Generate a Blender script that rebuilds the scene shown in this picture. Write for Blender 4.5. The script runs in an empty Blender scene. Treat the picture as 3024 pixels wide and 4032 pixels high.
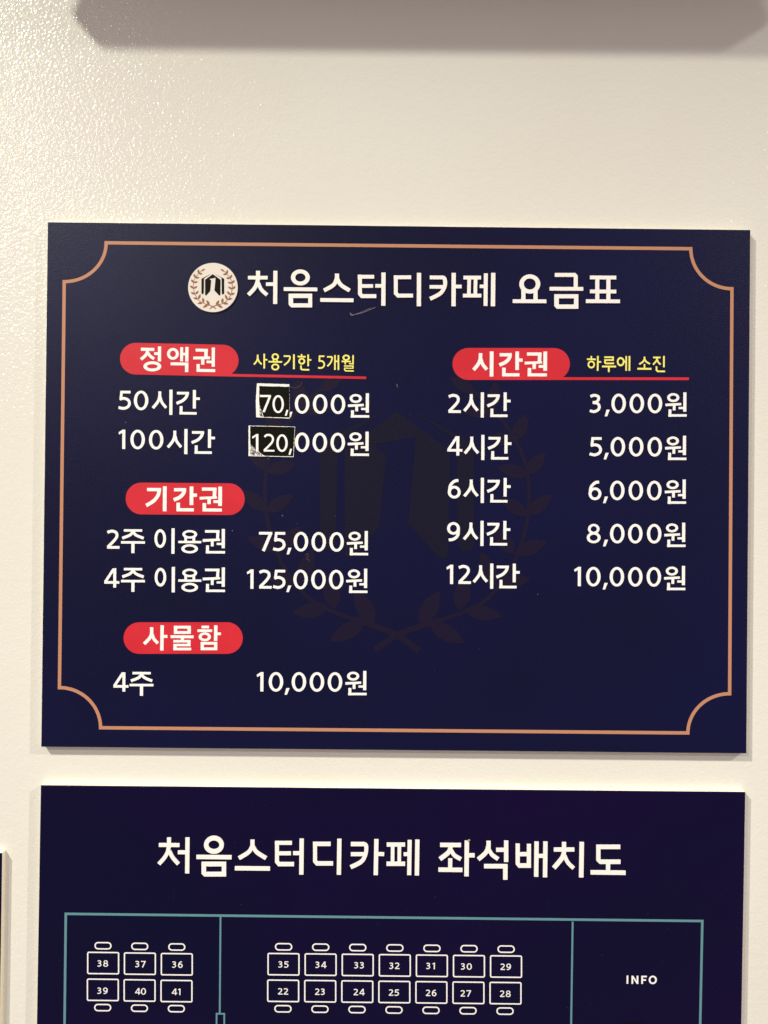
import bpy, bmesh, math, random
from mathutils import Vector, Matrix
from mathutils.geometry import delaunay_2d_cdt
random.seed(4)
C = bpy.context.scene.collection

# ------------------------------------------------------------------ camera
F_PX, CX, CY = 2912.0, 1512.0, 2016.0           # focal length and centre in photograph pixels
CAM = Vector((-0.01107, -0.56682, -0.02184))
PITCH, YAW, ROLL = 0.00532, -0.00247, -0.01014
MR = Matrix.Rotation(YAW, 3, 'Z') @ Matrix.Rotation(PITCH, 3, 'X') @ Matrix.Rotation(ROLL, 3, 'Y')
cam = bpy.data.cameras.new('camera')
cam.sensor_fit = 'HORIZONTAL'
cam.sensor_width = 36.0
cam.lens = 36.0 * F_PX / 3024.0
cam.clip_start, cam.clip_end = 0.01, 50
co = bpy.data.objects.new('camera', cam)
C.objects.link(co)
co.matrix_world = Matrix.Translation(CAM) @ (MR @ Matrix.Rotation(math.pi / 2, 3, 'X')).to_4x4()
bpy.context.scene.camera = co

# ------------------------------------------------------------------ world and lamps
world = bpy.data.worlds.new('World')
bpy.context.scene.world = world
world.use_nodes = True
bg = world.node_tree.nodes['Background']
# a dim room: pale ceiling above, darker towards the floor
wt = world.node_tree
tcw = wt.nodes.new('ShaderNodeTexCoord')
sxyz = wt.nodes.new('ShaderNodeSeparateXYZ')
wt.links.new(tcw.outputs['Generated'], sxyz.inputs[0])
ramp = wt.nodes.new('ShaderNodeValToRGB')
ramp.color_ramp.interpolation = 'EASE'
ramp.color_ramp.elements[0].position, ramp.color_ramp.elements[0].color = 0.42, (0.31, 0.255, 0.25, 1)
ramp.color_ramp.elements[1].position, ramp.color_ramp.elements[1].color = 0.98, (0.55, 0.45, 0.43, 1)
mw = wt.nodes.new('ShaderNodeMath')
mw.operation = 'MULTIPLY_ADD'
mw.inputs[1].default_value, mw.inputs[2].default_value = 0.5, 0.5
wt.links.new(sxyz.outputs['Z'], mw.inputs[0])
wt.links.new(mw.outputs[0], ramp.inputs[0])
wt.links.new(ramp.outputs[0], bg.inputs['Color'])
bg.inputs['Strength'].default_value = 1.0


def lamp(name, loc, target, power, color, radius, angle=120, blend=1.0):
    l = bpy.data.lights.new(name, 'SPOT')
    l.energy, l.color, l.shadow_soft_size = power, color, radius
    l.spot_size, l.spot_blend = math.radians(angle), blend
    o = bpy.data.objects.new(name, l)
    C.objects.link(o)
    o.location = loc
    o.rotation_euler = (Vector(target) - Vector(loc)).to_track_quat('-Z', 'Y').to_euler()
    return o


lamp('downlight', (-2.00, -1.64, 2.30), (0.75, 0, -1.25), 560, (1.0, 0.965, 0.785), 0.08, 38)
lamp('downlight', (3.30, -1.64, 2.20), (-0.2, 0, -1.20), 440, (1.0, 0.945, 0.82), 0.08, 38)
lamp('downlight', (-1.30, -1.64, 1.05), (0.6, 0, -1.25), 62, (1.0, 0.96, 0.87), 0.08, 64)
vs = bpy.context.scene.view_settings
vs.view_transform = 'Standard'
vs.look = 'None'
vs.exposure = 0.0
vs.gamma = 1.0


# ------------------------------------------------------------------ materials
def mat(name, col, rough=0.5, spec=0.5, bump=None, vary=None, speck=None):
    """bump: list of (scale per metre, strength, distance in m); vary: (second colour, scale, low, high)"""
    m = bpy.data.materials.new(name)
    m.use_nodes = True
    nt = m.node_tree
    b = nt.nodes['Principled BSDF']
    b.inputs['Base Color'].default_value = (*col, 1)
    b.inputs['Roughness'].default_value = rough
    b.inputs['Specular IOR Level'].default_value = spec
    tc = nt.nodes.new('ShaderNodeTexCoord')
    if vary:
        n = nt.nodes.new('ShaderNodeTexNoise')
        n.inputs['Scale'].default_value = vary[1]
        n.inputs['Detail'].default_value = 4
        nt.links.new(tc.outputs['Object'], n.inputs['Vector'])
        mr = nt.nodes.new('ShaderNodeMapRange')
        mr.inputs['From Min'].default_value, mr.inputs['From Max'].default_value = vary[2], vary[3]
        nt.links.new(n.outputs['Fac'], mr.inputs['Value'])
        mx = nt.nodes.new('ShaderNodeMix')
        mx.data_type = 'RGBA'
        mx.inputs['A'].default_value = (*col, 1)
        mx.inputs['B'].default_value = (*vary[0], 1)
        nt.links.new(mr.outputs['Result'], mx.inputs['Factor'])
        nt.links.new(mx.outputs['Result'], b.inputs['Base Color'])
    prev = None
    for sc, st, dist in (bump or []):
        n = nt.nodes.new('ShaderNodeTexNoise')
        n.inputs['Scale'].default_value = sc
        n.inputs['Detail'].default_value = 3
        n.inputs['Roughness'].default_value = 0.55
        nt.links.new(tc.outputs['Object'], n.inputs['Vector'])
        bp = nt.nodes.new('ShaderNodeBump')
        bp.inputs['Strength'].default_value = st
        bp.inputs['Distance'].default_value = dist
        nt.links.new(n.outputs['Fac'], bp.inputs['Height'])
        if prev:
            nt.links.new(prev.outputs['Normal'], bp.inputs['Normal'])
        prev = bp
    if prev:
        nt.links.new(prev.outputs['Normal'], b.inputs['Normal'])
    return m


M_WALL = mat('wall_paint', (0.80, 0.795, 0.745), 0.45, 0.15,
             [(520, 0.30, 0.0005), (150, 0.22, 0.0007)], ((0.78, 0.765, 0.71), 5, 0.35, 0.7))
wn = M_WALL.node_tree
wb = wn.nodes['Principled BSDF']
wb.inputs['Coat Weight'].default_value = 1.0
wb.inputs['Coat Roughness'].default_value = 0.19
wb.inputs['Coat IOR'].default_value = 1.5
tcn = [n for n in wn.nodes if n.type == 'TEX_COORD'][0]
wx = wn.nodes.new('ShaderNodeTexNoise')
wx.inputs['Scale'].default_value, wx.inputs['Detail'].default_value = 430, 1.5
wn.links.new(tcn.outputs['Object'], wx.inputs['Vector'])
wbp = wn.nodes.new('ShaderNodeBump')
wbp.inputs['Strength'].default_value, wbp.inputs['Distance'].default_value = 0.62, 0.0009
wn.links.new(wx.outputs['Fac'], wbp.inputs['Height'])
wn.links.new(wbp.outputs['Normal'], wb.inputs['Coat Normal'])
M_NAVY = mat('navy_print', (0.0021, 0.0027, 0.027), 0.38, 0.22,
             [(1100, 0.6, 0.00035)], ((0.0022, 0.0034, 0.046), 3.5, 0.35, 0.7))
M_PLUM = mat('dark_plum_print', (0.0028, 0.0023, 0.025), 0.40, 0.14,
             [(900, 0.35, 0.0003)], ((0.0056, 0.0010, 0.032), 3.0, 0.4, 0.62))
M_FOAM = mat('foam_core', (0.82, 0.76, 0.62), 0.8, 0.2, [(700, 0.5, 0.0004)])
M_WHITE = mat('white_print', (0.93, 0.93, 0.93), 0.45, 0.3)
M_RAISED = mat('raised_white_letter', (0.92, 0.90, 0.88), 0.5, 0.3, [(900, 0.2, 0.0002)])
M_BADGE = mat('badge_white', (0.80, 0.75, 0.70), 0.45, 0.3, [(900, 0.2, 0.0002)])
M_YELLOW = mat('yellow_print', (0.92, 0.85, 0.19), 0.45, 0.3)
M_RED = mat('red_print', (0.60, 0.018, 0.034), 0.45, 0.35, [(900, 0.3, 0.0003)], ((0.64, 0.022, 0.040), 30, 0.4, 0.6))
M_COPPER = mat('copper_print', (0.52, 0.245, 0.145), 0.45, 0.35, [(900, 0.3, 0.0003)])
M_BROWN = mat('brown_print', (0.30, 0.125, 0.055), 0.5, 0.3)
M_BLACK = mat('black_print', (0.005, 0.005, 0.003), 0.4, 0.12, [(900, 0.3, 0.0003)])
M_TEAL = mat('teal_print', (0.115, 0.28, 0.33), 0.45, 0.35, [(900, 0.3, 0.0003)])
M_GHOST_LEAF = mat('faint_plum_print', (0.0090, 0.0058, 0.0262), 0.38, 0.22, [(1100, 0.6, 0.00035)])
M_GHOST_HOUSE = mat('faint_olive_print', (0.0062, 0.0056, 0.0218), 0.38, 0.22, [(1100, 0.6, 0.00035)])
M_PAPER = mat('sticker_paper', (0.93, 0.92, 0.89), 0.6, 0.3, [(500, 0.3, 0.0004)])
M_SCRATCH = mat('scratched_print', (0.15, 0.135, 0.16), 0.6, 0.3)
M_DUST = mat('dust', (0.30, 0.24, 0.18), 0.9, 0.1)
M_PANEL = mat('panel_paint', (0.75, 0.70, 0.62), 0.5, 0.4)


# ------------------------------------------------------------------ helpers
def at(px, py, depth=0.0):
    """the point of the board plane (y = -depth) that shows at a pixel of the photograph"""
    d = MR @ Vector(((px - CX) / F_PX, 1.0, -(py - CY) / F_PX))
    t = (-depth - CAM.y) / d.y
    return CAM + d * t


def tag(o, label=None, cat=None, group=None, kind=None):
    if label: o['label'] = label
    if cat: o['category'] = cat
    if group: o['group'] = group
    if kind: o['kind'] = kind
    return o


def empty(name, loc):
    o = bpy.data.objects.new(name, None)
    o.empty_display_size = 0.05
    C.objects.link(o)
    o.location = loc
    return o


def link_mesh(name, verts, faces, m, parent=None, mats=None, fmat=None, smooth=False):
    me = bpy.data.meshes.new(name)
    base = parent_origin(parent)
    me.from_pydata([tuple(Vector(v) - base) for v in verts], [], faces)
    for mm in (mats or [m]):
        me.materials.append(mm)
    if fmat:
        for p, k in zip(me.polygons, fmat):
            p.material_index = k
    me.update()
    o = bpy.data.objects.new(name, me)
    C.objects.link(o)
    if parent:
        o.parent = parent
    return o


def parent_origin(p):
    v = Vector((0, 0, 0))
    while p is not None:
        v += p.location
        p = p.parent
    return v


# ---- 2-D shapes in photograph pixels (y down); every shape becomes a list of small convex-ish polygons
def polyline(pts, w):
    """butt-ended stroke with mitred corners, as quads"""
    n = len(pts)
    L, R = [], []
    closed = (pts[0] == pts[-1]) and n > 3
    if closed:
        pts = pts[:-1]; n -= 1
    for i in range(n):
        if closed:
            a, b, c = pts[i - 1], pts[i], pts[(i + 1) % n]
        else:
            a, b, c = pts[max(i - 1, 0)], pts[i], pts[min(i + 1, n - 1)]
        d1 = Vector((b[0] - a[0], b[1] - a[1])); d2 = Vector((c[0] - b[0], c[1] - b[1]))
        if d1.length < 1e-6: d1 = d2
        if d2.length < 1e-6: d2 = d1
        d1.normalize(); d2.normalize()
        n1 = Vector((-d1.y, d1.x)); n2 = Vector((-d2.y, d2.x))
        mn = n1 + n2
        if mn.length < 0.2: mn = n1.copy()
        mn.normalize()
        k = w / 2 / max(mn.dot(n1), 0.35)
        L.append((b[0] + mn.x * k, b[1] + mn.y * k)); R.append((b[0] - mn.x * k, b[1] - mn.y * k))
    out = []
    for i in range(n if closed else n - 1):
        j = (i + 1) % n
        out.append([L[i], L[j], R[j], R[i]])
    return out


def spline_pts(pts, k=6):
    out = []
    n = len(pts)
    for i in range(n - 1):
        p0 = pts[max(i - 1, 0)]; p1 = pts[i]; p2 = pts[i + 1]; p3 = pts[min(i + 2, n - 1)]
        for j in range(k):
            t = j / k
            out.append(tuple(0.5 * (2 * p1[c] + (p2[c] - p0[c]) * t + (2 * p0[c] - 5 * p1[c] + 4 * p2[c] - p3[c]) * t * t
                                    + (3 * p1[c] - p0[c] - 3 * p2[c] + p3[c]) * t ** 3) for c in (0, 1)))
    out.append(tuple(pts[-1]))
    return out


def ring(cx, cy, ro, so, ri, si, n=40):
    out = []
    P = lambda a, r, s: (cx + r * math.cos(a), cy + s * math.sin(a))
    for i in range(n):
        a, b = 2 * math.pi * i / n, 2 * math.pi * (i + 1) / n
        out.append([P(a, ro, so), P(b, ro, so), P(b, ri, si), P(a, ri, si)])
    return out


def disc(cx, cy, r, s=None, n=48):
    s = s or r
    return [[(cx + r * math.cos(2 * math.pi * i / n), cy + s * math.sin(2 * math.pi * i / n)) for i in range(n)]]


def leaf(x0, y0, x1, y1, w, n=7):
    dx, dy = x1 - x0, y1 - y0
    l = math.hypot(dx, dy)
    ux, uy = dx / l, dy / l
    A, B = [], []
    for i in range(n + 1):
        t = i / n
        h = w / 2 * math.sin(math.pi * t ** 0.85) ** 0.85 if 0 < t < 1 else 0
        A.append((x0 + dx * t - uy * h, y0 + dy * t + ux * h))
        B.append((x0 + dx * t + uy * h, y0 + dy * t - ux * h))
    return [A + B[-2:0:-1]]


def box_ring(x0, y0, x1, y1, a0, b0, a1, b1, ch=0):
    """rectangle with a rectangular hole; ch chamfers the lower left outer corner"""
    o = [(x0, y0), (x1, y0), (x1, y1), (x0 + ch, y1), (x0, y1 - ch)] if ch else [(x0, y0), (x1, y0), (x1, y1), (x0, y1)]
    left = [(x0, y0), (a0, b0), (a0, b1), (x0 + ch, y1), (x0, y1 - ch)] if ch else [(x0, y0), (a0, b0), (a0, b1), (x0, y1)]
    return [[(x0, y0), (x1, y0), (a1, b0), (a0, b0)], [(x1, y0), (x1, y1), (a1, b1), (a1, b0)],
            [(x0 + ch, y1), (x1, y1), (a1, b1), (a0, b1)], left]


def shapes(strokes):
    """stroke list -> polygons.  L: line, S: smooth line, R: ring, P: polygon, B: box with hole"""
    out = []
    for s in strokes:
        k = s[0]
        if k == 'L': out += polyline(list(s[2:]), s[1])
        elif k == 'S': out += polyline(spline_pts(list(s[2:])), s[1])
        elif k == 'R': out += ring(*s[1:])
        elif k == 'P': out.append(list(s[1:]))
        elif k == 'B': out += box_ring(*s[1:])
        elif k == 'D': out += disc(*s[1:])
        elif k == 'F': out += leaf(*s[1:])
    return out


def xf(polys, fn):
    return [[fn(p) for p in poly] for poly in polys]


def area(p):
    return sum(p[i][0] * p[(i + 1) % len(p)][1] - p[(i + 1) % len(p)][0] * p[i][1] for i in range(len(p))) / 2


def covered(p, polys):
    for q in polys:
        w = 0
        for i in range(len(q)):
            a, b = q[i], q[(i + 1) % len(q)]
            c = (b[0] - a[0]) * (p[1] - a[1]) - (b[1] - a[1]) * (p[0] - a[0])
            if a[1] <= p[1] < b[1] and c > 0: w += 1
            elif b[1] <= p[1] < a[1] and c < 0: w -= 1
        if w: return True
    return False


def print_mesh(name, polys, m, parent, depth, thick=0.0, label=None, side=None):
    """union of the polygons as one sheet (thick = 0) or as a slab lying on the board"""
    clean = []
    for p in polys:
        q = []
        for a in p:
            if not q or math.hypot(a[0] - q[-1][0], a[1] - q[-1][1]) > 1e-3: q.append(a)
        if len(q) < 3 or abs(area(q)) < 1e-3: continue
        clean.append(q if area(q) > 0 else q[::-1])
    bbs = [(min(a[0] for a in q), min(a[1] for a in q), max(a[0] for a in q), max(a[1] for a in q)) for q in clean]
    grp = list(range(len(clean)))
    def root(i):
        while grp[i] != i: i = grp[i]
        return i
    for i in range(len(clean)):
        for j in range(i):
            A, B = bbs[i], bbs[j]
            if A[0] <= B[2] and B[0] <= A[2] and A[1] <= B[3] and B[1] <= A[3]:
                grp[root(i)] = root(j)
    sets = {}
    for i, q in enumerate(clean): sets.setdefault(root(i), []).append(q)
    vo, fo = [], []
    for qs in sets.values():
        total = sum(area(q) for q in qs)
        for attempt in range(6):
            V, Fc = [], []
            for q in qs:
                Fc.append(list(range(len(V), len(V) + len(q))))
                V += [Vector((a[0] + attempt * random.uniform(-.04, .04), a[1] + attempt * random.uniform(-.04, .04))) for a in q]
            v1, e1, f1, ov, oe, of = delaunay_2d_cdt(V, [], Fc, 0, 1e-4 * (1 + attempt))
            cur = [[V[i] for i in f] for f in Fc]
            ok = [f for f in f1 if covered(sum((v1[i] for i in f), Vector((0, 0))) / len(f), cur)]
            got = sum(abs(area([v1[i] for i in f])) for f in ok)
            if 0.5 * total < got <= total * 1.01 + 1: break
        fo += [[i + len(vo) for i in f] for f in ok]
        vo += list(v1)
    front = [at(v[0], v[1], depth + thick) for v in vo]
    faces = fo
    # pixels are y-down, so counter-clockwise order in pixels faces away from the camera: flip
    out = []
    for f in faces:
        a = [vo[i] for i in f]
        out.append(list(f) if area(a) < 0 else list(f)[::-1])
    n = len(front)
    fm = [0] * len(out)
    if thick > 0:
        cnt = {}
        for f in out:
            for i in range(len(f)):
                a, b = f[i], f[(i + 1) % len(f)]
                cnt[(a, b)] = cnt.get((a, b), 0) + 1
        # the back outline: same outline straight behind (world y), not along the line of sight
        for v in list(front):
            front.append(Vector((v.x, -depth, v.z)))
        for (a, b) in list(cnt):
            if (b, a) not in cnt:
                out.append([b, a, a + n, b + n]); fm.append(1)
    o = link_mesh(name, front, out, m, parent, mats=[m, side or m], fmat=fm)
    if label: o['label'] = label
    return o


def Z(ox, oy, s):
    """strokes read off an enlargement with this origin and scale"""
    return lambda polys: xf(polys, lambda p: (ox + p[0] / s, oy + p[1] / s))


# ------------------------------------------------------------------ the body typeface, in photograph pixels
G = {
 '0': [('R', 29.2, 43.7, 29.2, 39.2, 15.4, 27.6)],
 '1': [('L', 13.5, (20.5, 5.5), (20.5, 81.5)), ('P', (0, 16), (16, 5.5), (24, 5.5), (20, 15), (2, 25))],
 '2': [('S', 12.5, (2, 17), (19, 11.5), (36, 17), (39.5, 31), (31, 46), (18, 60), (4, 74)), ('L', 12, (1, 75.5), (50, 75.5))],
 '3': [('S', 12.3, (3, 16), (18, 11.5), (33, 16), (35, 27), (27, 37), (12, 40)), ('S', 12.3, (12, 40.3), (30, 43), (38, 55), (34, 68), (18, 75.7), (1, 72))],
 '4': [('L', 12, (38, 8), (5, 59)), ('L', 11.5, (1, 61), (60, 61)), ('L', 13, (42, 5.5), (42, 81.5))],
 '5': [('L', 12, (7, 11.5), (47, 11.5)), ('L', 12, (12, 9), (8.5, 42)), ('S', 12.5, (5, 40), (20, 36.2), (37, 42), (43, 56), (37, 69), (20, 76), (0, 72))],
 '6': [('R', 28, 57, 26, 25.7, 13, 14), ('S', 13, (44, 11), (29, 13.5), (13, 30), (8.5, 56))],
 '7': [('L', 12, (0, 11.5), (52, 11.5)), ('L', 13.5, (47, 10), (17, 81.5))],
 '8': [('R', 28, 25.7, 23.5, 20.7, 11.5, 10.3), ('R', 28, 60, 28, 22.5, 15, 11.5)],
 '9': [('R', 26, 30.5, 26, 25.5, 13, 13.8), ('S', 13, (45.5, 32), (43, 57), (28, 72), (8, 76))],
 ',': [('P', (7, 68), (19.5, 68), (9.5, 94), (0, 94))],
 '시': [('S', 13, (31.5, 7), (31, 28), (24, 48), (4.5, 73)), ('S', 12.5, (32.5, 28), (40, 50), (57, 71.5)), ('L', 13.8, (75.5, 0), (75.5, 99))],
 '간': [('L', 12, (3.5, 13), (51, 13)), ('S', 13, (44.5, 8), (42, 25), (27, 42), (2.5, 53.5)), ('L', 13.5, (72.5, 0), (72.5, 73)),
       ('L', 12, (73, 34), (94, 34)), ('L', 13, (20.5, 64), (20.5, 97)), ('L', 11.5, (14, 92), (82, 92))],
 '원': [('R', 30.6, 20.6, 24.7, 18.2, 12.4, 8), ('P', (0, 44.5), (62, 41.5), (62.5, 50.5), (0.5, 54.5)), ('L', 12.5, (34.5, 47), (34.5, 71)),
       ('L', 10, (52, 61.5), (76, 61.5)), ('L', 13.8, (76.3, 0), (76.3, 76)), ('L', 13, (18, 67), (18, 96)), ('L', 11, (11.5, 90.8), (84, 90.8))],
 '권': [('L', 11.5, (9, 10), (66, 10)), ('L', 13, (60, 6), (58, 44)), ('P', (0, 40.5), (68, 38), (69, 47), (0.5, 51.5)), ('L', 12.5, (38, 44), (37.5, 69)),
       ('L', 10, (55, 59), (80, 59)), ('L', 13.8, (81, 0), (81, 76)), ('L', 13, (19, 65), (19, 97)), ('L', 11, (12.5, 92), (88, 92))],
 '용': [('R', 45, 22, 30, 17.5, 17, 7.5), ('L', 12, (29, 34), (29, 52)), ('L', 12, (61, 34), (61, 52)), ('L', 10.5, (0, 52.5), (90.5, 52.5)),
       ('R', 45, 79, 33.5, 18.7, 19.5, 8.5)],
 '이': [('R', 23.5, 39.5, 23.5, 37.5, 11, 25), ('L', 13.8, (74, -1), (74, 99))],
 '주': [('L', 11, (11, 8.5), (83, 8.5)), ('S', 12.5, (48, 10), (36, 26), (5, 39)), ('S', 12.5, (46, 10), (58, 26), (89, 39)),
       ('L', 11, (0, 55.5), (94, 55.5)), ('L', 14, (47, 55), (47, 97.5))],
 '기': [('L', 12, (6, 13), (61, 13)), ('S', 13, (55, 8), (50, 34), (32, 58), (3, 76)), ('L', 13.8, (76, 0), (76, 98))],
}


def run(chars, y, slope=0.010, sx=1.0, sy=1.0, bold=-0.9):
    """chars: [(glyph, left pixel)], y: pixel row of the tall strokes' top at the first glyph"""
    bold -= 0.6
    x0 = chars[0][1]
    out = []
    for ch, x in chars:
        st = []
        for s in G[ch]:
            st.append((s[0], s[1] + bold) + tuple(s[2:]) if s[0] in 'LS' else
                      (s[0], s[1], s[2], s[3] + bold / 2, s[4] + bold / 2, s[5] - bold / 2, s[6] - bold / 2) if s[0] == 'R' else s)
        out += xf(shapes(st), lambda p: (x + sx * p[0] - 0.006 * p[1], y + (x - x0 + sx * p[0]) * slope + sy * p[1]))
    return out


def capsule(ax, ay, bx, by, r, n=20):
    a = math.atan2(by - ay, bx - ax)
    pts = [(bx + r * math.cos(a - math.pi / 2 + math.pi * i / n), by + r * math.sin(a - math.pi / 2 + math.pi * i / n)) for i in range(n + 1)]
    pts += [(ax + r * math.cos(a + math.pi / 2 + math.pi * i / n), ay + r * math.sin(a + math.pi / 2 + math.pi * i / n)) for i in range(n + 1)]
    return pts


# ------------------------------------------------------------------ the wall (the setting)
T = 0.0053                                    # thickness of the foam boards
WALL_Y = T
wv = [(-3.2, WALL_Y, -2.4), (4.0, WALL_Y, -2.4), (4.0, WALL_Y, 2.4), (-3.2, WALL_Y, 2.4),
      (-3.2, WALL_Y + 0.1, -2.4), (4.0, WALL_Y + 0.1, -2.4), (4.0, WALL_Y + 0.1, 2.4), (-3.2, WALL_Y + 0.1, 2.4)]
wall = link_mesh('wall', wv, [(0, 1, 2, 3), (5, 4, 7, 6), (4, 0, 3, 7), (1, 5, 6, 2), (3, 2, 6, 7), (4, 5, 1, 0)], M_WALL)
tag(wall, kind='structure')


# ------------------------------------------------------------------ foam boards
def board(parent, corners, front_mat, name='board'):
    """corners: front face TL, TR, BR, BL; a slab back to the wall with softened, slightly worn edges"""
    def inset(k):
        c = sum(corners, Vector()) / 4
        return [p + Vector((math.copysign(k, c.x - p.x), 0, math.copysign(k, c.z - p.z))) for p in corners]
    e = 0.0004
    N = 26
    rows = []
    def loop(base, y, jit):
        out = []
        for i in range(4):
            a, b = base[i], base[(i + 1) % 4]
            for j in range(N):
                p = a.lerp(b, j / N)
                out.append(Vector((p.x + random.uniform(-jit, jit), y, p.z + random.uniform(-jit, jit))))
        return out
    l0 = loop(inset(e), 0.0, 0.00002)
    l1 = loop(corners, e, 0.00004)
    l2 = loop(corners, T, 0.00003)
    V = l0 + l1 + l2
    n = 4 * N
    Fs = [tuple(range(n))[::-1]]; fm = [0]
    for r in range(2):
        for i in range(n):
            j = (i + 1) % n
            Fs.append((r * n + i, r * n + j, (r + 1) * n + j, (r + 1) * n + i)); fm.append(0 if r == 0 else 1)
    Fs.append(tuple(range(2 * n, 3 * n))); fm.append(1)
    o = link_mesh(name, V, Fs, front_mat, parent, mats=[front_mat, M_FOAM], fmat=fm)
    bm = bmesh.new(); bm.from_mesh(o.data); bmesh.ops.recalc_face_normals(bm, faces=bm.faces); bm.to_mesh(o.data); bm.free()
    return o


sign = empty('price_board', (0, 0, -0.201))
tag(sign, 'upper navy board with copper frame line, red headings and the white price list', 'sign')
board(sign, [Vector((-0.27, 0, 0.20104)), Vector((0.27, 0, 0.20104)), Vector((0.27, 0, -0.20104)), Vector((-0.27, 0, -0.20104))], M_NAVY)

plan = empty('seat_plan_board', (0, 0, -0.45))
tag(plan, 'lower dark board with the teal room outline and numbered desks', 'sign')
board(plan, [at(159.9, 3092), Vector((at(2935.7, 3122).x, 0, at(159.9, 3092).z - 0.0002)), Vector((0.2655, 0, -0.63)), Vector((-0.2715, 0, -0.63))], M_PLUM)

side = empty('edge_board', (at(-700, 3360).x, 0, -0.45))
tag(side, 'dark board cut off by the left edge of the photo beside the seat plan', 'sign')
p = at(8, 3359)
board(side, [Vector((p.x - 0.42, 0, p.z)), Vector((p.x, 0, p.z)), Vector((p.x - 0.001, 0, -0.63)), Vector((p.x - 0.42, 0, -0.63))], M_PLUM)

D0, D1, D2, D3 = 0.00008, 0.00016, 0.00024, 0.00032     # print layers, a tenth of a millimetre apart


def arc(cx, cy, rx, ry, a0, a1, n=22):
    return [(cx + rx * math.cos(math.radians(a0 + (a1 - a0) * i / n)), cy + ry * math.sin(math.radians(a0 + (a1 - a0) * i / n))) for i in range(n + 1)]


# copper frame line with scooped corners
fr = (arc(253, 956, 165, 153, 90, 0) + arc(2882, 979.3, 162, 157.5, 180, 90)
      + arc(2873, 2886, 164.5, 154.5, 270, 180) + arc(234, 2865.5, 162, 158, 0, -90))
fr.append(fr[0])
print_mesh('frame_line', polyline(fr, 13.2), M_COPPER, sign, D1)

# faint emblem in the middle of the price board and the same emblem on the round badge
LEAVES = [(548, 398, 637, 345, 40), (488, 452, 477, 358, 48), (485, 455, 582, 468, 44), (415, 556, 370, 465, 50), (410, 556, 508, 550, 46),
          (372, 668, 308, 595, 48), (368, 672, 472, 645, 46), (368, 806, 283, 735, 48), (368, 808, 462, 752, 46), (412, 940, 300, 895, 48),
          (412, 940, 487, 858, 50), (478, 1052, 358, 1022, 48), (482, 1056, 528, 935, 54), (585, 1135, 455, 1155, 52), (602, 1140, 582, 1018, 58),
          (704, 1185, 585, 1250, 56), (738, 1192, 670, 1073, 60)]
STEM = [(548, 396), (480, 460), (412, 552), (370, 655), (364, 780), (385, 890), (430, 1000), (505, 1095), (600, 1150), (740, 1198), (815, 1228), (893, 1282)]


def mirror(p, k=0.03):
    x = 1634 - p[0]
    return (x, p[1] + (x - 817) * k)


def branch(side):
    f = (lambda p: p) if side < 0 else mirror
    out = []
    for x0, y0, x1, y1, w in LEAVES:
        a, b = f((x0, y0)), f((x1, y1))
        out += leaf(a[0], a[1], b[0], b[1], w)
    st = [f(p) for p in spline_pts(STEM, 4)]
    out += polyline(st[:-10], 13) + polyline(st[-11:], 21)
    return out


HOUSE = [[(637, 600), (817, 470), (1000, 602), (994, 960), (975, 972), (962, 966), (855, 850), (883, 553), (800, 570), (745, 580), (748, 600), (780, 612),
          (757, 862), (675, 960), (655, 968), (637, 955)],
         [(552, 578), (780, 462), (612, 572), (607, 915), (592, 935), (566, 935), (552, 915)],
         [(1083, 580), (865, 463), (1022, 565), (1026, 925), (1042, 943), (1068, 943), (1083, 925)]]
badge_xf = Z(700, 1000, 5.925)
ghost = lambda polys: xf(polys, lambda p: (1563 + (p[0] - 817) * 1.145, 1983 + (p[1] - 782) * 1.158))
print_mesh('faint_laurel_branch', ghost(branch(-1)), M_GHOST_LEAF, sign, D0)
print_mesh('faint_laurel_branch', ghost(branch(1)), M_GHOST_LEAF, sign, D0 + 0.00003)
for h in HOUSE:
    print_mesh('faint_emblem_shape', ghost([h]), M_GHOST_HOUSE, sign, D0)

badge = print_mesh('round_badge', badge_xf(disc(819, 782, 578, 574, 72)), M_BADGE, sign, 0.00002, 0.0010, label='round white badge with laurel wreath left of the title')
bd = 0.00110
print_mesh('laurel_branch', badge_xf(branch(-1)), M_BROWN, badge, bd)
print_mesh('laurel_branch', badge_xf(branch(1)), M_BROWN, badge, bd + 0.00004)
for h in HOUSE:
    print_mesh('emblem_shape', badge_xf([h]), M_BLACK, badge, bd)

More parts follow.
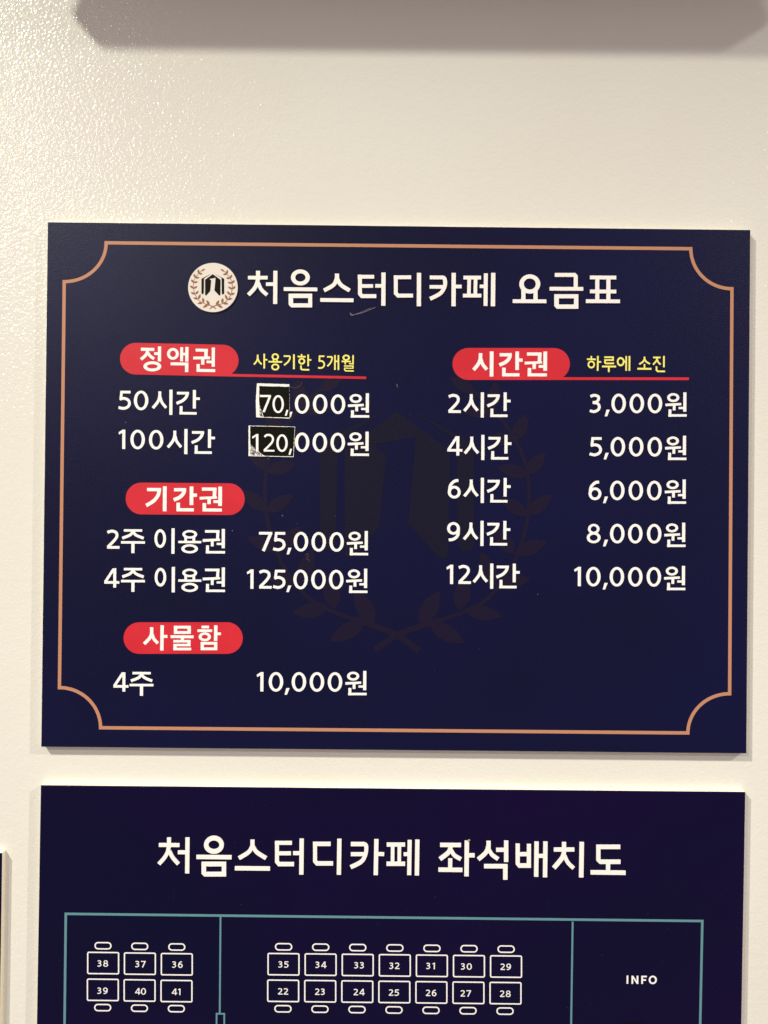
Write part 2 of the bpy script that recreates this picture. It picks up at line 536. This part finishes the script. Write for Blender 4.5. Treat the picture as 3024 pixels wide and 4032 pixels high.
# ------------------------------------------------------------------ raised title letters
A_ = Z(700, 1000, 2.074); B_ = Z(1400, 1000, 1.508); C_ = Z(580, 3240, 1.481); D_ = Z(1600, 3240, 1.803)
TITLE1 = [
 (A_, '처', [('L', 34, (655, 137), (655, 215)), ('L', 30, (573, 193), (733, 193)), ('S', 33, (654, 198), (646, 240), (622, 285), (576, 334)),
            ('S', 31, (657, 235), (682, 290), (729, 334)), ('L', 30, (720, 246), (797, 246)), ('L', 34, (797, 137), (795, 408))]),
 (A_, '음', [('R', 1001, 191, 77, 65, 42, 34), ('L', 31, (865, 286), (1139, 289)), ('B', 905, 324, 1097, 436, 941, 359, 1065, 403, 22)]),
 (A_, '스', [('L', 35, (1300, 160), (1300, 212)), ('S', 33, (1298, 200), (1272, 252), (1194, 298)), ('S', 33, (1302, 200), (1332, 252), (1404, 298)),
            ('L', 32, (1163, 375), (1435, 378))]),
 (B_, '터', [('L', 24, (26, 123), (26, 236), (38, 250), (123, 250)), ('L', 23, (13, 135), (110, 135)), ('L', 22, (20, 190), (104, 190)),
            ('L', 22, (117, 189), (166, 189)), ('L', 26, (166, 110), (165, 307))]),
 (B_, '디', [('L', 23, (227, 138), (330, 138)), ('L', 24, (239, 128), (239, 233), (253, 247), (341, 247)), ('L', 26, (377, 112), (376, 310))]),
 (B_, '카', [('L', 23, (441, 139), (520, 139)), ('S', 24, (512, 138), (529, 148), (530, 190), (503, 234), (443, 266)), ('L', 22, (440, 195), (527, 195)),
            ('L', 26, (583, 112), (582, 310)), ('L', 22, (583, 193), (630, 193))]),
 (B_, '페', [('L', 23, (641, 140), (745, 140)), ('L', 23, (638, 247), (747, 247)), ('L', 22, (675, 140), (673, 247)), ('L', 22, (713, 140), (711, 247)),
            ('L', 21, (738, 192), (774, 192)), ('L', 24, (774, 115), (772, 308)), ('L', 26, (818, 112), (816, 310))]),
 (B_, '요', [('R', 1035, 178, 62, 57, 36, 33), ('L', 25, (997, 212), (997, 280)), ('L', 25, (1069, 214), (1069, 280)), ('L', 23, (934, 280), (1133, 281))]),
 (B_, '금', [('L', 24, (1184, 124), (1300, 124), (1308, 133), (1308, 205)), ('L', 23, (1153, 206), (1352, 207)), ('B', 1181, 239, 1323, 325, 1207, 263, 1298, 300, 15)]),
 (B_, '표', [('L', 23, (1393, 139), (1548, 140)), ('L', 23, (1393, 222), (1548, 223)), ('L', 24, (1436, 139), (1436, 281)), ('L', 24, (1502, 139), (1502, 281)),
            ('L', 23, (1369, 280), (1570, 281))]),
]
TITLE2 = [
 (C_, '처', [('L', 24, (126, 87), (126, 145)), ('L', 22, (67, 130), (187, 131)), ('S', 24, (125, 133), (119, 168), (100, 203), (67, 241)),
            ('S', 23, (128, 165), (148, 203), (181, 241)), ('L', 22, (178, 173), (234, 173)), ('L', 25, (234, 87), (232, 295))]),
 (C_, '음', [('R', 388, 129, 58, 52, 32, 26), ('L', 24, (286, 200), (491, 202)), ('B', 316, 229, 459, 313, 342, 254, 434, 288, 16)]),
 (C_, '스', [('L', 25, (613, 100), (613, 140)), ('S', 24, (612, 135), (590, 172), (534, 207)), ('S', 24, (614, 135), (638, 172), (692, 207)), ('L', 24, (510, 266), (715, 268))]),
 (C_, '터', [('L', 24, (756, 108), (756, 227), (768, 242), (855, 242)), ('L', 22, (744, 118), (843, 118)), ('L', 22, (752, 179), (837, 179)),
            ('L', 22, (850, 178), (900, 178)), ('L', 26, (900, 94), (898, 302))]),
 (C_, '디', [('L', 24, (966, 124), (1069, 124)), ('L', 24, (978, 113), (978, 224), (990, 238), (1083, 238)), ('L', 26, (1120, 95), (1117, 303))]),
 (C_, '카', [('L', 24, (1187, 125), (1262, 125)), ('S', 24, (1256, 124), (1276, 135), (1272, 185), (1247, 228), (1186, 260)), ('L', 22, (1187, 184), (1273, 184)),
            ('L', 26, (1336, 97), (1332, 305)), ('L', 22, (1336, 182), (1381, 184))]),
 (C_, '페', [('L', 23, (1396, 128), (1503, 128)), ('L', 24, (1395, 240), (1503, 240)), ('L', 22, (1431, 128), (1430, 240)), ('L', 22, (1470, 128), (1469, 240)),
            ('L', 21, (1495, 184), (1529, 184)), ('L', 25, (1530, 102), (1527, 305)), ('L', 26, (1575, 100), (1572, 307))]),
 (D_, '좌', [('L', 29, (240, 158), (388, 159)), ('S', 31, (316, 165), (300, 210), (239, 259)), ('S', 29, (318, 195), (342, 232), (387, 259)),
            ('L', 30, (312, 255), (311, 335)), ('L', 29, (228, 334), (398, 336)), ('L', 32, (430, 128), (427, 380)), ('L', 29, (430, 232), (485, 232))]),
 (D_, '석', [('L', 31, (584, 130), (584, 180)), ('S', 30, (583, 165), (565, 212), (511, 261)), ('S', 29, (585, 188), (610, 228), (652, 258)),
            ('L', 28, (638, 193), (709, 193)), ('L', 31, (709, 128), (709, 278)), ('L', 30, (552, 309), (719, 310)), ('L', 32, (703, 300), (703, 404))]),
 (D_, '배', [('L', 30, (791, 150), (791, 290), (804, 305), (885, 305)), ('L', 30, (871, 152), (870, 318)), ('L', 28, (791, 224), (871, 224)),
            ('L', 31, (925, 135), (922, 383)), ('L', 31, (988, 135), (985, 387)), ('L', 27, (925, 236), (988, 236))]),
 (D_, '치', [('L', 30, (1120, 138), (1120, 212)), ('L', 28, (1048, 191), (1193, 191)), ('S', 31, (1120, 195), (1108, 248), (1048, 322)),
            ('S', 29, (1123, 232), (1147, 282), (1188, 323)), ('L', 32, (1246, 138), (1242, 388))]),
 (D_, '도', [('L', 30, (1350, 172), (1519, 172)), ('L', 30, (1364, 158), (1364, 263), (1379, 278), (1521, 278)), ('L', 30, (1433, 278), (1433, 355)),
            ('L', 30, (1309, 353), (1557, 356))]),
]
for lst, par in ((TITLE1, sign), (TITLE2, plan)):
    for zf, ch, st in lst:
        st = [(q[0], q[1] - 1.2) + tuple(q[2:]) if q[0] in 'LS' else q for q in st]
        print_mesh('title_letter', zf(shapes(st)), M_RAISED, par, 0.00002, 0.0008, label='raised white title letter ' + ch)

# ------------------------------------------------------------------ red heading pills, underlines and yellow notes
P_ = Z(460, 1340, 3.318); Q_ = Z(480, 2440, 3.456); Y1 = Z(940, 1340, 3.19); Y2 = Z(2280, 1360, 4.1475)


def pill(cap, bar, polys, text):
    shp = [capsule(*cap)] + ([bar] if bar else [])
    pp = print_mesh('heading_pill', shp, M_RED, sign, D1, label='red heading pill reading ' + text)
    print_mesh('heading_text', polys, M_WHITE, pp, D2)


pill((535, 1412.3, 877, 1419.6, 62.4), [(880, 1471.5), (1441.6, 1482.6), (1441.6, 1492.3), (880, 1482)],
     P_(shapes([('L', 40, (315, 116), (490, 120)), ('S', 41, (402, 128), (385, 185), (315, 250)), ('S', 38, (408, 165), (438, 207), (488, 242)),
        ('L', 36, (488, 173), (558, 176)), ('L', 42, (558, 80), (557, 275)), ('R', 464, 340, 117, 66, 70, 28),
        ('R', 733, 177, 77, 77, 38, 42), ('L', 38, (848, 90), (846, 275)), ('L', 42, (916, 87), (914, 278)), ('L', 34, (848, 178), (917, 181)),
        ('L', 38, (703, 307), (935, 310)), ('L', 44, (913, 300), (912, 415)),
        ('L', 38, (1030, 127), (1190, 131)), ('L', 44, (1167, 118), (1163, 225)), ('L', 36, (998, 231), (1218, 229)), ('L', 42, (1123, 232), (1122, 318)),
        ('L', 34, (1172, 281), (1260, 283)), ('L', 42, (1261, 95), (1259, 345)), ('L', 42, (1063, 310), (1063, 400)), ('L', 38, (1042, 392), (1285, 396))])), '정액권')
pill((1844.5, 1433, 2181, 1433.3, 62.9), [(2185, 1485.2), (2712.6, 1486), (2712.6, 1496.6), (2185, 1496)],
     run([('시', 1860.5), ('간', 1964), ('권', 2066)], 1383.5, 0.002, bold=1.5), '시간권')
pill((557.4, 1962.8, 900.9, 1965.5, 62.6), None, run([('기', 573), ('간', 681.7), ('권', 786)], 1914.5, 0.006, bold=1.5), '기간권')
pill((548.6, 2512.3, 893.8, 2512.3, 62.2), None,
     Q_(shapes([('S', 45, (404, 103), (403, 190), (378, 250), (302, 330)), ('S', 42, (410, 195), (435, 262), (490, 322)), ('L', 46, (548, 76), (543, 420)),
        ('L', 40, (547, 227), (620, 228)), ('B', 707, 83, 938, 193, 752, 121, 893, 155), ('L', 38, (662, 231), (975, 233)), ('L', 44, (825, 231), (822, 290)),
        ('L', 34, (700, 293), (934, 293)), ('L', 42, (913, 277), (913, 360)), ('L', 32, (700, 345), (934, 345)), ('L', 42, (722, 330), (722, 415)),
        ('L', 35, (700, 399), (943, 399)), ('L', 36, (1082, 100), (1185, 100)), ('L', 36, (1028, 150), (1228, 150)), ('R', 1128, 233, 84, 60, 43, 28),
        ('L', 46, (1278, 77), (1275, 288)), ('L', 36, (1277, 192), (1347, 192)), ('B', 1072, 303, 1298, 415, 1115, 340, 1254, 378)])), '사물함')

print_mesh('note_text', Y1(shapes([
    ('L', 21, (238, 180), (238, 232)), ('S', 20, (238, 222), (225, 262), (190, 303)), ('S', 19, (239, 225), (255, 265), (289, 302)), ('L', 21, (320, 168), (320, 354)), ('L', 19, (320, 243), (360, 245)),
    ('R', 459, 206, 46, 43, 25, 23), ('L', 18, (437, 242), (437, 272)), ('L', 18, (480, 242), (480, 272)), ('L', 20, (373, 268), (545, 272)), ('R', 459, 335, 50, 43, 29, 23),
    ('L', 20, (565, 198), (628, 198)), ('S', 20, (622, 197), (642, 206), (638, 240), (612, 278), (568, 312)), ('L', 22, (693, 176), (693, 362)),
    ('L', 19, (790, 173), (790, 206)), ('L', 20, (740, 204), (840, 207)), ('R', 792, 263, 43, 42, 22, 21), ('L', 20, (872, 178), (872, 325)), ('L', 19, (872, 246), (912, 247)),
    ('L', 20, (782, 315), (782, 356), (796, 368), (886, 371)),
    ('L', 20, (1075, 200), (1016, 200), (1012, 262)), ('S', 20, (1005, 262), (1045, 260), (1073, 290), (1066, 330), (1035, 347), (998, 345)),
    ('L', 19, (1110, 208), (1160, 208)), ('S', 20, (1155, 207), (1172, 215), (1166, 255), (1146, 292), (1113, 325)), ('L', 20, (1209, 186), (1208, 371)), ('L', 20, (1252, 186), (1252, 373)), ('L', 18, (1209, 263), (1252, 264)),
    ('R', 1350, 218, 47, 38, 24, 19), ('L', 18, (1292, 264), (1408, 267)), ('L', 18, (1338, 265), (1338, 303)), ('L', 15, (1385, 293), (1440, 294)), ('L', 19, (1436, 186), (1435, 305)),
    ('L', 15, (1322, 322), (1443, 323)), ('L', 15, (1435, 320), (1435, 352)), ('L', 13, (1324, 349), (1442, 351)), ('L', 16, (1331, 344), (1331, 371), (1343, 383), (1445, 385)),
    ])), M_YELLOW, sign, D2, label='yellow note reading 사용기한 5개월')
print_mesh('note_text', Y2(shapes([
    ('L', 25, (200, 173), (200, 226)), ('L', 27, (130, 225), (272, 228)), ('R', 200, 312, 60, 64, 34, 37), ('L', 28, (308, 172), (304, 416)), ('L', 25, (308, 269), (361, 270)),
    ('L', 27, (412, 193), (568, 193)), ('L', 26, (555, 190), (555, 240)), ('L', 26, (412, 240), (568, 240)), ('L', 27, (424, 228), (424, 283), (437, 294), (573, 294)), ('L', 29, (375, 344), (604, 345)), ('L', 28, (487, 344), (486, 435)),
    ('R', 680, 266, 63, 75, 35, 45), ('L', 25, (735, 265), (771, 265)), ('L', 27, (771, 173), (769, 415)), ('L', 28, (824, 173), (822, 415)),
    ('L', 28, (1069, 185), (1069, 230)), ('S', 28, (1068, 220), (1045, 265), (982, 307)), ('S', 28, (1070, 220), (1095, 265), (1158, 303)), ('L', 26, (1069, 305), (1069, 382)), ('L', 30, (953, 381), (1182, 383)),
    ('L', 27, (1210, 197), (1330, 198)), ('S', 27, (1277, 203), (1262, 252), (1208, 314)), ('S', 26, (1277, 235), (1298, 280), (1331, 311)), ('L', 28, (1386, 173), (1385, 357)), ('L', 27, (1265, 340), (1265, 404), (1285, 423), (1405, 424)),
    ])), M_YELLOW, sign, D2, label='yellow note reading 하루에 소진')


# ------------------------------------------------------------------ rows of durations and prices
def row(name, text, chars, y, slope):
    print_mesh(name, run(chars, y, slope), M_WHITE, sign, D2, label='white print reading ' + text)


row('duration_text', '50시간', [('5', 467), ('0', 526.5), ('시', 597.7), ('간', 693)], 1532, 0.012)
row('duration_text', '100시간', [('1', 467), ('0', 513), ('0', 586), ('시', 656.7), ('간', 752.5)], 1686, 0.012)
row('price_text', '000원 beside the 70 sticker', [('0', 1160.5), ('0', 1231.5), ('0', 1302), ('원', 1370.3)], 1546.5, 0.008)
print_mesh('comma_text', Z(900, 1480, 2.86)([[(690, 405), (720, 403), (701, 465), (688, 465)]]), M_WHITE, sign, D2)
row('price_text', '000원 beside the 120 sticker', [('0', 1160.5), ('0', 1230.4), ('0', 1301), ('원', 1369.2)], 1697.5, 0.008)
row('duration_text', '2주 이용권', [('2', 421), ('주', 476.8), ('이', 607.5), ('용', 702.3), ('권', 798.4)], 2079.5, 0.007)
row('price_text', '75,000원', [('7', 1020), ('5', 1076), (',', 1129), ('0', 1156), ('0', 1226), ('0', 1296.5), ('원', 1366)], 2088, 0.007)
row('duration_text', '4주 이용권', [('4', 410), ('주', 476.8), ('이', 608.5), ('용', 702.3), ('권', 798.4)], 2232, 0.005)
row('price_text', '125,000원', [('1', 972), ('2', 1020), ('5', 1076), (',', 1128), ('0', 1154.6), ('0', 1225), ('0', 1295), ('원', 1363.5)], 2236.5, 0.006)
row('duration_text', '4주', [('4', 446), ('주', 510.6)], 2641.5, 0.004)
row('price_text', '10,000원 in the locker row', [('1', 1011), ('0', 1057.7), (',', 1121), ('0', 1148), ('0', 1219), ('0', 1290), ('원', 1360)], 2641, 0.002)
row('duration_text', '2시간', [('2', 1765), ('시', 1824), ('간', 1916.8)], 1545, 0.0)
row('price_text', '3,000원', [('3', 2322), (',', 2381.7), ('0', 2407), ('0', 2478.5), ('0', 2550), ('원', 2620.4)], 1545, 0.0)
row('duration_text', '4시간', [('4', 1761), ('시', 1826), ('간', 1920)], 1712, 0.003)
row('price_text', '5,000원', [('5', 2322), (',', 2377.7), ('0', 2404), ('0', 2476), ('0', 2549), ('원', 2619)], 1715, 0.002)
row('duration_text', '6시간', [('6', 1761), ('시', 1824), ('간', 1916.8)], 1880.7, 0.005)
row('price_text', '6,000원', [('6', 2315), (',', 2375), ('0', 2401.6), ('0', 2474.5), ('0', 2547.5), ('원', 2617.8)], 1887, 0.003)
row('duration_text', '9시간', [('9', 1759.7), ('시', 1822.7), ('간', 1915.5)], 2050, 0.005)
row('price_text', '8,000원', [('8', 2310), (',', 2375), ('0', 2401.6), ('0', 2472.5), ('0', 2546.8), ('원', 2615.8)], 2057, 0.003)
row('duration_text', '12시간', [('1', 1758), ('2', 1804.8), ('시', 1861), ('간', 1952.6)], 2218, 0.006)
row('price_text', '10,000원 beside 12시간', [('1', 2261), ('0', 2307.4), (',', 2373.7), ('0', 2400), ('0', 2472.5), ('0', 2545.5), ('원', 2615)], 2226.5, 0.004)

# ------------------------------------------------------------------ stickers pasted over two prices
E_ = Z(900, 1480, 2.86)


def jag(pts, amp=3.0, step=18):
    out = []
    for i in range(len(pts)):
        a, b = pts[i], pts[(i + 1) % len(pts)]
        n = max(1, int(math.hypot(b[0] - a[0], b[1] - a[1]) / step))
        for j in range(n):
            k = amp if j else 0
            out.append((a[0] + (b[0] - a[0]) * j / n + random.uniform(-k, k), a[1] + (b[1] - a[1]) * j / n + random.uniform(-k, k)))
    return out


def sticker(label, quad, black, torn, cracks, nums, loc):
    root = empty('price_sticker', at(*loc))
    tag(root, label, 'sticker')
    print_mesh('paper', E_([jag(quad, 1.6, 14)]), M_PAPER, root, 0.00036, 0.00016)
    print_mesh('black_face', E_([jag(black, 1.8, 12)]), M_BLACK, root, 0.00056)
    print_mesh('torn_print', E_(cracks), M_BLACK, root, 0.00060)
    print_mesh('numeral', E_(shapes(nums)), M_WHITE, root, 0.00064)


def cracks(tri, n):
    out = []
    a, b, c = tri
    for _ in range(n):
        u, v = random.random(), random.random()
        if u + v > 1: u, v = 1 - u, 1 - v
        x, y = a[0] + u * (b[0] - a[0]) + v * (c[0] - a[0]), a[1] + u * (b[1] - a[1]) + v * (c[1] - a[1])
        t = math.atan2(b[1] - a[1], b[0] - a[0]) + random.uniform(-0.7, 0.7)
        l, w = random.uniform(8, 26), random.uniform(2, 7)
        out.append(leaf(x - l * math.cos(t) / 2, y - l * math.sin(t) / 2, x + l * math.cos(t) / 2, y + l * math.sin(t) / 2, w, 4)[0])
    return out


sticker('small black sticker with white edges reading 70, pasted over the 50-hour price',
        [(320, 83), (684, 95), (690, 480), (312, 466), (306, 290)],
        [(345, 114), (684, 122), (688, 470), (397, 463), (376, 412), (345, 325)], None,
        cracks([(350, 345), (388, 455), (348, 452)], 45),
        [('L', 23, (352, 226), (476, 227)), ('P', (452, 222), (478, 222), (478, 234), (408, 409), (380, 409), (450, 238)), ('R', 559, 318, 64, 101, 39, 79),
         ('P', (652, 383), (674, 383), (655, 449), (633, 449))], (1075, 1612))
sticker('wider black sticker with a scratched corner reading 120, pasted over the 100-hour price',
        [(225, 560), (748, 572), (732, 914), (225, 903)],
        [(243, 566), (744, 576), (728, 907), (405, 900), (330, 845), (243, 768)], None,
        cracks([(246, 775), (392, 898), (246, 895)], 130),
        [('P', (263, 688), (312, 655), (336, 655), (336, 853), (308, 853), (308, 682), (270, 708)),
         ('S', 23, (405, 688), (428, 668), (470, 668), (498, 698), (492, 742), (452, 790), (402, 838)), ('L', 20, (395, 842), (516, 843)),
         ('R', 602, 757, 64, 99, 38, 77), ('P', (693, 821), (715, 821), (697, 889), (675, 889))], (1070, 1790))

# ------------------------------------------------------------------ scratches, lint and specks
def specks(name, par, items, m, depth, label=None):
    polys = []
    for (x, y, r) in items:
        polys.append([(x + r * random.uniform(.6, 1.2) * math.cos(a), y + r * random.uniform(.6, 1.2) * math.sin(a)) for a in [i * math.pi / 3 for i in range(6)]])
    return tag(print_mesh(name, polys, m, par, depth, label=label), kind='stuff')


sc = []
sc += polyline(spline_pts([(1378, 1232), (1385, 1239), (1400, 1238), (1425, 1232), (1455, 1220), (1478, 1210)], 4), 2.6)
sc += polyline(spline_pts([(1380, 1233), (1383, 1240), (1392, 1240)], 4), 5)
sc += polyline(spline_pts([(1402, 1236), (1430, 1226), (1460, 1212)], 4), 1.8)
print_mesh('scratch', sc, M_SCRATCH, sign, D3, label='thin pale scratch below the title')
sc = polyline(spline_pts([(1143, 1519), (1150, 1526), (1168, 1527), (1184, 1516), (1189, 1505)], 4), 1.6)
print_mesh('scratch', sc, mat('faint_scratch', (0.07, 0.06, 0.08)), sign, D3)
sc = polyline(spline_pts([(1203, 2186), (1210, 2180), (1214, 2190), (1206, 2200), (1216, 2204), (1219, 2212)], 4), 1.8)
print_mesh('scratch', sc, bpy.data.materials['faint_scratch'], sign, D3)
sc = polyline(spline_pts([(1560, 1512), (1565, 1518), (1563, 1526)], 4), 2)
print_mesh('scratch', sc, mat('pale_scratch', (0.16, 0.14, 0.16)), sign, D3)
sp = [(1112, 2031, 3), (915, 2090, 2.5), (495, 1663, 2.6), (2117, 2340, 2.6), (1055, 1806, 2.6), (2400, 1500, 0.6), (1170, 2062, 1.5), (1246, 2302, 1.5)]
for _ in range(60):
    sp.append((random.uniform(210, 2900), random.uniform(900, 2930), random.uniform(0.5, 0.9)))
specks('dust_specks', sign, sp, M_SCRATCH, D3)
sp = [(random.uniform(200, 2880), random.uniform(3160, 4000), random.uniform(0.6, 1.2)) for _ in range(40)]
specks('dust_specks', plan, sp, mat('faint_speck', (0.10, 0.09, 0.12)), D3)
for (x, y) in ((888, 3083), (2407, 3098)):
    c = at(x, y, -0.0012)
    V = [c + Vector((random.uniform(-.0013, .0013), random.uniform(-.0002, .0002), random.uniform(-.0003, .0003))) for _ in range(7)]
    bm = bmesh.new()
    for v in V: bm.verts.new(v)
    bmesh.ops.convex_hull(bm, input=bm.verts)
    bm.verts.ensure_lookup_table(); bm.verts.index_update()
    link_mesh('lint', [v.co.copy() for v in bm.verts], [[v.index for v in f.verts] for f in bm.faces], M_DUST, plan)
    bm.free()
# chip of foam stuck on top of a title letter
v0 = at(1847, 3309, 0.0012)
vs_, fs_ = [], []
bm = bmesh.new()
bmesh.ops.create_icosphere(bm, subdivisions=1, radius=0.0010)
for v in bm.verts:
    v.co = Vector((v.co.x * random.uniform(.6, 1.3), v.co.y * .6, v.co.z * random.uniform(.6, 1.3))) + v0
vs_ = [v.co.copy() for v in bm.verts]; fs_ = [[v.index for v in f.verts] for f in bm.faces]
bm.free()
link_mesh('foam_chip', vs_, fs_, mat('yellowed_foam', (0.42, 0.33, 0.19), 0.8), plan)

# ------------------------------------------------------------------ seat plan drawing
J_ = Z(1000, 3550, 1.508); K_ = Z(200, 3550, 1.659); U_ = Z(2000, 3550, 1.62)


def rrect(x0, y0, x1, y1, r, w, sl=0.011):
    pts = []
    for cx, cy, a in ((x1 - r, y0 + r, -90), (x1 - r, y1 - r, 0), (x0 + r, y1 - r, 90), (x0 + r, y0 + r, 180)):
        for i in range(6):
            t = math.radians(a + 18 * i)
            X = cx + r * math.cos(t)
            pts.append((X, cy + r * math.sin(t) + (X - x0) * sl))
    pts.append(pts[0])
    return polyline(pts, w)


def seat(zf, s, desk, chair, num, npos):
    """desk: x0,y0,x1,y1 outer; chair: centre + size, all in the enlargement"""
    w = 5.0 * s
    h = w / 2
    d = print_mesh('desk_symbol', zf(rrect(desk[0] + h, desk[1] + h, desk[2] - h, desk[3] - h, 5 * s, w)), M_WHITE, plan, D2,
                   label='white desk outline numbered ' + num)
    cx, cy, cw, ch = chair
    print_mesh('chair_symbol', zf(rrect(cx - cw / 2 + h, cy - ch / 2 + h, cx + cw / 2 - h, cy + ch / 2 - h, (ch - w) / 2 - 0.3, w)), M_WHITE, d, D2)
    X, Y = zf([[npos]])[0][0]
    sx, sy = 0.355, 0.335
    xs = [X - 21, X + 1.5]
    polys = run([(num[0], xs[0]), (num[1], xs[1] + (2 if num[1] == '1' else 0))], Y - 43.5 * sy, 0.01, sx, sy, bold=-0.9)
    print_mesh('desk_number', polys, M_WHITE, d, D2)


top = [('35', 177, 373), ('34', 397, 375), ('33', 627, 378), ('32', 836, 381), ('31', 1055, 382), ('30', 1261, 385), ('29', 1496, 387)]
bot = [('22', 175, 533), ('23', 395, 535), ('24', 624, 537), ('25', 833, 540), ('26', 1053, 542), ('27', 1259, 545), ('28', 1493, 547)]
for i in range(7):
    x0, y0 = 80 + 220.2 * i, 305 + 2.3 * i - 1
    seat(J_, 1.508, (x0, y0, x0 + 191, y0 + 134), (176 + 220.2 * i, 268 + 2.3 * i, 103, 45), top[i][0], top[i][1:])
    x0, y0 = 78 + 220.0 * i, 463 + 2.3 * i - 1
    seat(J_, 1.508, (x0, y0, x0 + 191, y0 + 134), (172 + 219.8 * i, 636 + 2.3 * i, 103, 45), bot[i][0], bot[i][1:])
K = [('38', (237, 327), (341, 288), (340, 404)), ('37', (477, 331), (581, 292), (587, 408)), ('36', (718, 335), (823, 296), (828, 411)),
     ('39', (235, 502), (339, 692), (339, 582)), ('40', (475, 506), (579, 696), (586, 586)), ('41', (716, 510), (820, 699), (826, 589))]
for num, d, c, n in K:
    seat(K_, 1.659, (d[0], d[1], d[0] + 210, d[1] + 147), (c[0], c[1], 112, 49), num, n)

a = K_([[(98, 80)]])[0][0]
b = U_([[(1240, 124)]])[0][0]
b2 = U_([[(1226, 790)]])[0][0]
print_mesh('room_outline', polyline([(254, 4040), (a[0], a[1] - 0), b, (b2[0], 4040)], 9.6), M_TEAL, plan, D1)
print_mesh('room_divider', polyline([(868.3, 3606), (865.2, 3991)], 6.8), M_TEAL, plan, D1 + 0.00004)
u0, u1 = U_([[(413, 128), (403, 790)]])[0]
print_mesh('room_divider', polyline([u0, (u1[0], 4040)], 7.4), M_TEAL, plan, D1 + 0.00004)
print_mesh('door_outline', polyline([(852.5, 4045), (853, 3991.5), (883, 3991.8), (883, 4045)], 6.6), M_TEAL, plan, D2)
print_mesh('info_text', U_(shapes([('L', 11, (762.5, 472), (762, 524)), ('L', 11, (793.5, 473), (793.5, 525)), ('L', 11, (826.5, 473), (826.5, 525)),
    ('P', (789, 473), (800, 473), (832, 525), (821, 525)), ('L', 11, (856, 473), (856, 525)), ('L', 10, (852, 478), (886, 478)), ('L', 10, (854, 500), (881, 500)),
    ('R', 924, 499.5, 26, 27, 15, 17)])), M_WHITE, plan, D2, label='white print reading INFO')
print_mesh('black_symbol', [capsule(2470, 4055, 2525, 4055, 27)], M_BLACK, plan, D2)

# ------------------------------------------------------------------ panel on stand-offs above the picture; it throws the wide shadow
panel = empty('wall_panel', (0.02, 0, 0.62))
tag(panel, 'pale panel on stand-offs high on the wall above the price board', 'panel')
XL, XR, ZB, ZT = -0.308, 0.378, 0.414, 0.75
y0, y1 = WALL_Y - 0.050, WALL_Y - 0.064
k = 0.40 * (ZT - ZB)
rc = 0.012
out = [(XL + k, ZT)] + [(XL + rc - rc * math.cos(t), ZB + rc - rc * math.sin(t)) for t in [math.radians(15 * i) for i in range(7)]]
out += [(XR - rc + rc * math.sin(t), ZB + rc - rc * math.cos(t)) for t in [math.radians(15 * i) for i in range(7)]] + [(XR - k, ZT)]
n = len(out)
vv = [(x, y0, z) for x, z in out] + [(x, y1, z) for x, z in out]
link_mesh('panel_sheet', vv, [tuple(range(n))[::-1], tuple(range(n, 2 * n))] + [(i, (i + 1) % n, n + (i + 1) % n, n + i) for i in range(n)], M_PANEL, panel)
for sx in (XL + 0.16, XR - 0.16):
    for sz in (ZB + 0.06, ZT - 0.05):
        n = 16
        V, Fs = [], []
        for i in range(n):
            t = 2 * math.pi * i / n
            V += [(sx + 0.009 * math.cos(t), y0, sz + 0.009 * math.sin(t)), (sx + 0.009 * math.cos(t), WALL_Y, sz + 0.009 * math.sin(t))]
        for i in range(n):
            j = (i + 1) % n
            Fs.append((2 * i, 2 * j, 2 * j + 1, 2 * i + 1))
        link_mesh('stand_off', V, Fs, M_PANEL, panel)
